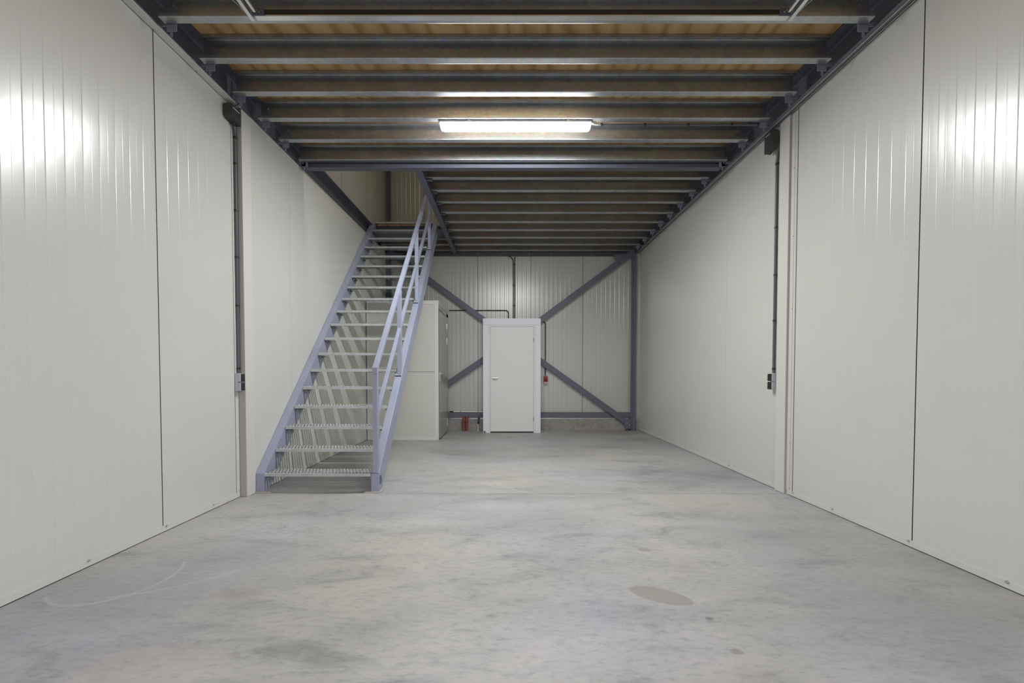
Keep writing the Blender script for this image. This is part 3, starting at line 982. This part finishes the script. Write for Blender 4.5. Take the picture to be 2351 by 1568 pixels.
# the band of the cover right under the light strip glows brightest
b.mats.append('lamp_core')
for i_ in range(len(rings) - 1):
    for k in range(n - 1):
        if k in (5, 6):
            b.mi[i_ * (n - 1) + k] = 1
b.build('diffuser', lm)
for x_ in (LX0 + 0.30, LX1 - 0.26):
    b = mb('steel').box(x_, x_ + 0.03, LY0 - 0.006, LY0 + 0.004, 3.962, 3.992); b.build('clip', lm)
b = mb('lamp_body').tube([(LX1 + 0.004, 4.36, 3.972), (LX1 + 0.03, 4.36, 3.972)], 0.010, 10); b.build('cable_gland', lm)
b = mb('yellow_wire').tube([(LX1 + 0.02, 4.375, 3.978), (LX1 + 0.05, 4.385, 3.975), (LX1 + 0.09, 4.385, 3.972)], 0.0035, 8); b.build('lead', lm)

# ------------------------------------------------------------------ conduits
def conduit(label, path, r, clips, key='conduit', clip_key='black', name='conduit', loc=None):
    o = thing(name, label, 'conduit', path[0])
    b = mb(key).tube(path, r, 12); b.build('pipe', o)
    for (p, d, s) in clips:
        c = mb(clip_key)
        p = Vector(p)
        dz = Vector(d) * 0.010
        c.tube([p - dz, p + dz], r + s, 12)
        c.build('clip', o)
    return o

JYB = 4.411
conduit('upright grey conduit on the left wall, from the dark box down to the double socket',
        [(-2.752, 4.080, 1.281), (-2.752, 4.080, 3.66), (-2.748, 4.070, 3.74), (-2.745, 4.055, 3.772)], 0.0125,
        [((-2.752, 4.08, z), (0, 0, 1), 0.004) for z in (1.33, 1.97, 2.46, 2.93, 3.40, 3.66)])
conduit('upright grey conduit on the right wall, from the dark box down to the double socket',
        [(2.947, JYB, 1.281), (2.947, JYB, 3.58), (2.945, JYB - 0.01, 3.64), (2.94, 4.39, 3.71)], 0.0125,
        [((2.947, JYB, z), (0, 0, 1), 0.004) for z in (1.33, 1.86, 2.36, 2.88, 3.57)])
conduit('conduit running along the ceiling joist from the lamp to the right wall',
        [(1.00, 4.385, 3.974), (2.76, 4.385, 3.974), (2.80, 4.385, 3.970), (2.835, 4.385, 3.950)], 0.010,
        [((x_, 4.385, 3.975), (1, 0, 0), 0.006) for x_ in (1.02, 1.49, 1.96, 2.43, 2.72)])
conduit('short upright conduit climbing over the left girder above the dark box',
        [(-2.665, 4.03, 4.178), (-2.665, 4.03, 3.99), (-2.67, 4.03, 3.95), (-2.69, 4.01, 3.925), (-2.72, 4.005, 3.90)], 0.011,
        [])
conduit('left one of two upright conduits down the middle of the rear wall',
        [(0.02, 8.93, 3.886), (0.06, 8.945, 3.884), (0.10, 8.96, 3.85), (0.124, 8.962, 3.80), (0.130, 8.962, 3.74), (0.130, 8.962, 2.40)], 0.0115,
        [((0.130, 8.962, z), (0, 0, 1), 0.004) for z in (3.71, 3.25, 2.80, 2.50)], key='conduit_black')
conduit('right one of two upright conduits down the middle of the rear wall',
        [(0.175, 8.945, 3.88), (0.165, 8.955, 3.84), (0.163, 8.962, 3.78), (0.163, 8.962, 2.40)], 0.0115,
        [((0.163, 8.962, z), (0, 0, 1), 0.004) for z in (3.71, 3.25, 2.80, 2.50)], key='conduit_black')
pth = [(-1.31, 8.96, 2.688), (-0.045, 8.96, 2.688)] + arc((-0.04, 8.96, 2.688), (0.022, 8.96, 2.688), (0.022, 8.96, 2.62)) + [(0.022, 8.96, 2.40)]
conduit('level dark conduit from the closet to the top of the white cupboard', pth, 0.0115,
        [((-0.74, 8.96, 2.688), (1, 0, 0), 0.004), ((-0.15, 8.96, 2.688), (1, 0, 0), 0.004), ((-0.42, 8.96, 2.688), (1, 0, 0), 0.004), ((0.022, 8.96, 2.54), (0, 0, 1), 0.004)], key='conduit_black')
pth = [(0.70, 8.96, 2.440), (0.78, 8.96, 2.440)] + arc((0.785, 8.96, 2.440), (0.855, 8.96, 2.440), (0.855, 8.96, 2.37)) + [(0.855, 8.96, 1.26)]
conduit('dark conduit bending down from the white cupboard to the red power socket', pth, 0.0115,
        [((0.855, 8.96, z), (0, 0, 1), 0.004) for z in (2.30, 1.80, 1.31)], key='conduit_black')

# red three-phase socket
o = thing('power_socket', 'red industrial power socket hanging at the end of a dark conduit', 'socket', (0.858, 8.93, 1.14))
b = mb('red').prism([(0.822, 1.222), (0.890, 1.222), (0.900, 1.205), (0.900, 1.085), (0.815, 1.085), (0.815, 1.205)], 'y', 8.895, 8.972)
b.tube([(0.858, 8.90, 1.17), (0.858, 8.875, 1.12)], [0.028, 0.033], 14); b.build('housing', o, 0.004)
b = mb('clearplastic').box(0.812, 0.904, 8.885, 8.965, 1.050, 1.084); b.build('flap', o, 0.004)
b = mb('conduit_black').tube([(0.855, 8.955, 1.222), (0.855, 8.955, 1.262)], 0.010, 10); b.build('cable_gland', o)

# double sockets on both side walls
def double_socket(label, xw, s, y0, y1):
    """s: +1 faces to the right"""
    o = thing('double_socket', label, 'socket', (xw, (y0 + y1) / 2, 1.185))
    X = lambda d: xw + s * d
    def bx(b, d0, d1, a0, a1, z0, z1):
        x0, x1 = sorted((X(d0), X(d1)))
        b.box(x0, x1, a0, a1, z0, z1)
    b = mb('socket')
    bx(b, 0.0, 0.034, y0, y1, 1.098, 1.280)
    bx(b, 0.034, 0.060, y0 + 0.001, y1 - 0.001, 1.100, 1.186)
    bx(b, 0.034, 0.060, y0 + 0.001, y1 - 0.001, 1.193, 1.278)
    b.build('housing', o, 0.004)
    for z0, z1 in ((1.106, 1.184), (1.198, 1.274)):
        b = mb('black')
        bx(b, 0.0595, 0.066, y0 + 0.006, y1 - 0.006, z0, z1)
        bx(b, 0.066, 0.070, y0 + 0.008, y1 - 0.008, z0 + 0.003, z0 + 0.010)
        b.build('lid', o, 0.002)
double_socket('grey double socket with black lids on the left wall beside the column', XL, 1, 4.043, 4.118)
double_socket('grey double socket with black lids on the right wall beyond the column', XR, -1, 4.372, 4.446)

# junction boxes below the girders
def jbox(label, x0, x1, y0, y1, z0, z1, s):
    o = thing('junction_box', label, 'junction box', ((x0 + x1) / 2, (y0 + y1) / 2, z0))
    c = 0.022
    b = mb('jbox').prism([(y0, z0 + c), (y0 + c, z0), (y1, z0), (y1, z1), (y0 + c, z1), (y0, z1 - c)], 'x', x0, x1)
    b.build('housing', o, 0.004)
    xf = x1 if s > 0 else x0
    xs = sorted((xf, xf + s * 0.006))
    b = mb('jbox').prism([(y0 + 0.012, z0 + c), (y0 + c + 0.01, z0 + 0.010), (y1 - 0.012, z0 + 0.010), (y1 - 0.012, z1 - 0.010), (y0 + 0.02, z1 - 0.010), (y0 + 0.012, z1 - c)], 'x', *xs)
    b.build('cover', o, 0.002)
    xs = sorted((xf + s * 0.006, xf + s * 0.0075))
    b = mb('label_white').box(xs[0], xs[1], y0 + 0.035, y1 - 0.03, z1 - 0.040, z1 - 0.034)
    b.build('label_strip', o)
    b = mb('jbox')
    xm = (x0 + x1) / 2
    b.tube([(xm, (y0 + y1) / 2 + 0.02, z0 - 0.022), (xm, (y0 + y1) / 2 + 0.02, z0)], 0.013, 10)
    b.build('cable_gland', o)
jbox('dark grey junction box high on the left wall in front of the column', XL + 0.004, -2.698, 3.935, 4.094, 3.775, 3.925, 1)
jbox('dark grey junction box high on the right wall under the girder', 2.862, 2.930, 4.360, 4.500, 3.715, 3.925, -1)

# ------------------------------------------------------------------ door tracks at the top of the frame
def track(label, x, s):
    o = thing('door_track', label, 'door track', (x, 1.4, 3.96))
    b = mb('galv_bright')
    y0, y1 = -0.3, 3.10
    # C shaped roller rail
    b.prism([(x - 0.014, 3.962), (x + 0.014, 3.962), (x + 0.014, 3.965), (x - 0.014, 3.965)], 'y', y0, y1)
    xs = sorted((x - s * 0.014, x - s * 0.011)); b.box(xs[0], xs[1], y0, y1, 3.965, 3.986)
    xs = sorted((x + s * 0.011, x + s * 0.014)); b.box(xs[0], xs[1], y0, y1, 3.965, 3.980)
    b.build('rail', o)
    b = mb('galv_bright').box(x - s * 0.05 - 0.009, x - s * 0.05 + 0.009, y0, 3.035, 3.972, 3.975)
    xs = sorted((x - s * 0.061, x - s * 0.058)); b.box(xs[0], xs[1], y0, 3.02, 3.975, 3.988)
    xs = sorted((x - s * 0.041, x - s * 0.038)); b.box(xs[0], xs[1], y0, 3.03, 3.975, 3.988)
    b.build('support_angle', o)
    b = mb('paint_dark').box(min(x - s * 0.02, x - s * 0.11), max(x - s * 0.02, x - s * 0.11), 3.052, 3.056, 3.966, 4.018)
    b.mat('steel').tube([(x - s * 0.075, 3.052, 3.985), (x - s * 0.075, 3.046, 3.985)], 0.006, 6)
    b.tube([(x - s * 0.055, 3.052, 3.998), (x - s * 0.055, 3.047, 3.998)], 0.005, 6)
    b.build('bracket', o)
    b = mb('galv_bright').tube([(x + s * 0.03, 3.035, 3.978), (x + s * 0.032, 2.99, 3.976), (x + s * 0.05, 2.94, 3.974), (x + s * 0.05, y0, 3.974)], 0.0025, 6)
    b.build('cable', o)
track('galvanised overhead door track ending under the first joist on the left', -1.935, -1)
track('galvanised overhead door track ending under the first joist on the right', 2.150, 1)
b = mb('black').box(-1.90, 2.12, 3.058, 3.061, 3.966, 4.012)
b.mat('galv_bright').box(-1.90, 2.12, 3.061, 3.100, 3.966, 3.969)
b.box(-1.90, 2.12, 3.056, 3.059, 3.962, 3.972)
tag(b.build('track_crossbar'), 'long dark steel angle hung under the first joist between the two door tracks', 'crossbar')

# ------------------------------------------------------------------ small things at the foot of the rear wall
for xx, lab in ((-0.968, 'left one of two dull red pipe stubs rising from the floor by the plinth'), (-0.898, 'right one of two dull red pipe stubs rising from the floor by the plinth')):
    o = thing('pipe_stub', lab, 'pipe', (xx, 8.80, 0), 'red pipe stubs')
    b = mb('redpipe').tube([(xx, 8.80, 0), (xx, 8.80, 0.29)], 0.030, 16); b.build('pipe', o)
    b = mb('redpipe').tube([(xx, 8.80, 0.275), (xx, 8.80, 0.318)], 0.034, 16); b.build('collar', o)
    b = mb('black').tube([(xx - 0.01, 8.768, 0.24), (xx + 0.012, 8.766, 0.21), (xx, 8.768, 0.17)], 0.005, 8)
    b.build('cord', o)
o = thing('water_tap', 'small dark water connection on a thin white pipe left of the white cupboard', 'tap', (-0.638, 8.80, 0))
b = mb('white_plastic').tube([(-0.655, 8.80, 0), (-0.650, 8.80, 0.17)], 0.008, 10); b.build('pipe', o)
b = mb('black').tube([(-0.650, 8.80, 0.16), (-0.640, 8.80, 0.24), (-0.630, 8.80, 0.29)], [0.014, 0.012, 0.016], 10)
b.tube([(-0.655, 8.80, 0.30), (-0.605, 8.80, 0.30)], 0.020, 12)
b.tube([(-0.66, 8.80, 0.17), (-0.61, 8.80, 0.19)], 0.007, 8); b.build('valve', o)
o = thing('wall_pipe', 'thin white pipe lying on the slate blue rail between closet and cupboard', 'pipe', (-1.28, 8.925, 0.42))
b = mb('white_plastic').tube([(-1.22, 8.925, 0.420), (-0.54, 8.925, 0.414)], 0.010, 10); b.build('pipe', o)
b = mb('black').tube([(-1.30, 8.925, 0.420), (-1.21, 8.925, 0.420)], 0.014, 10); b.build('coupling', o)
for x_ in (-1.06, -0.66):
    b = mb('black').box(x_, x_ + 0.012, 8.911, 8.938, 0.404, 0.434); b.build('clip', o)
o = thing('pipe_plug', 'small dark round cap on the floor at the left foot of the white cupboard', 'cap', (-0.488, 8.50, 0))
b = mb('bolt').tube([(-0.488, 8.505, 0.026), (-0.488, 8.49, 0.026)], [0.026, 0.024], 16); b.build('ring', o)
b = mb('black').tube([(-0.488, 8.49, 0.026), (-0.488, 8.482, 0.026)], 0.013, 12); b.build('knob', o)
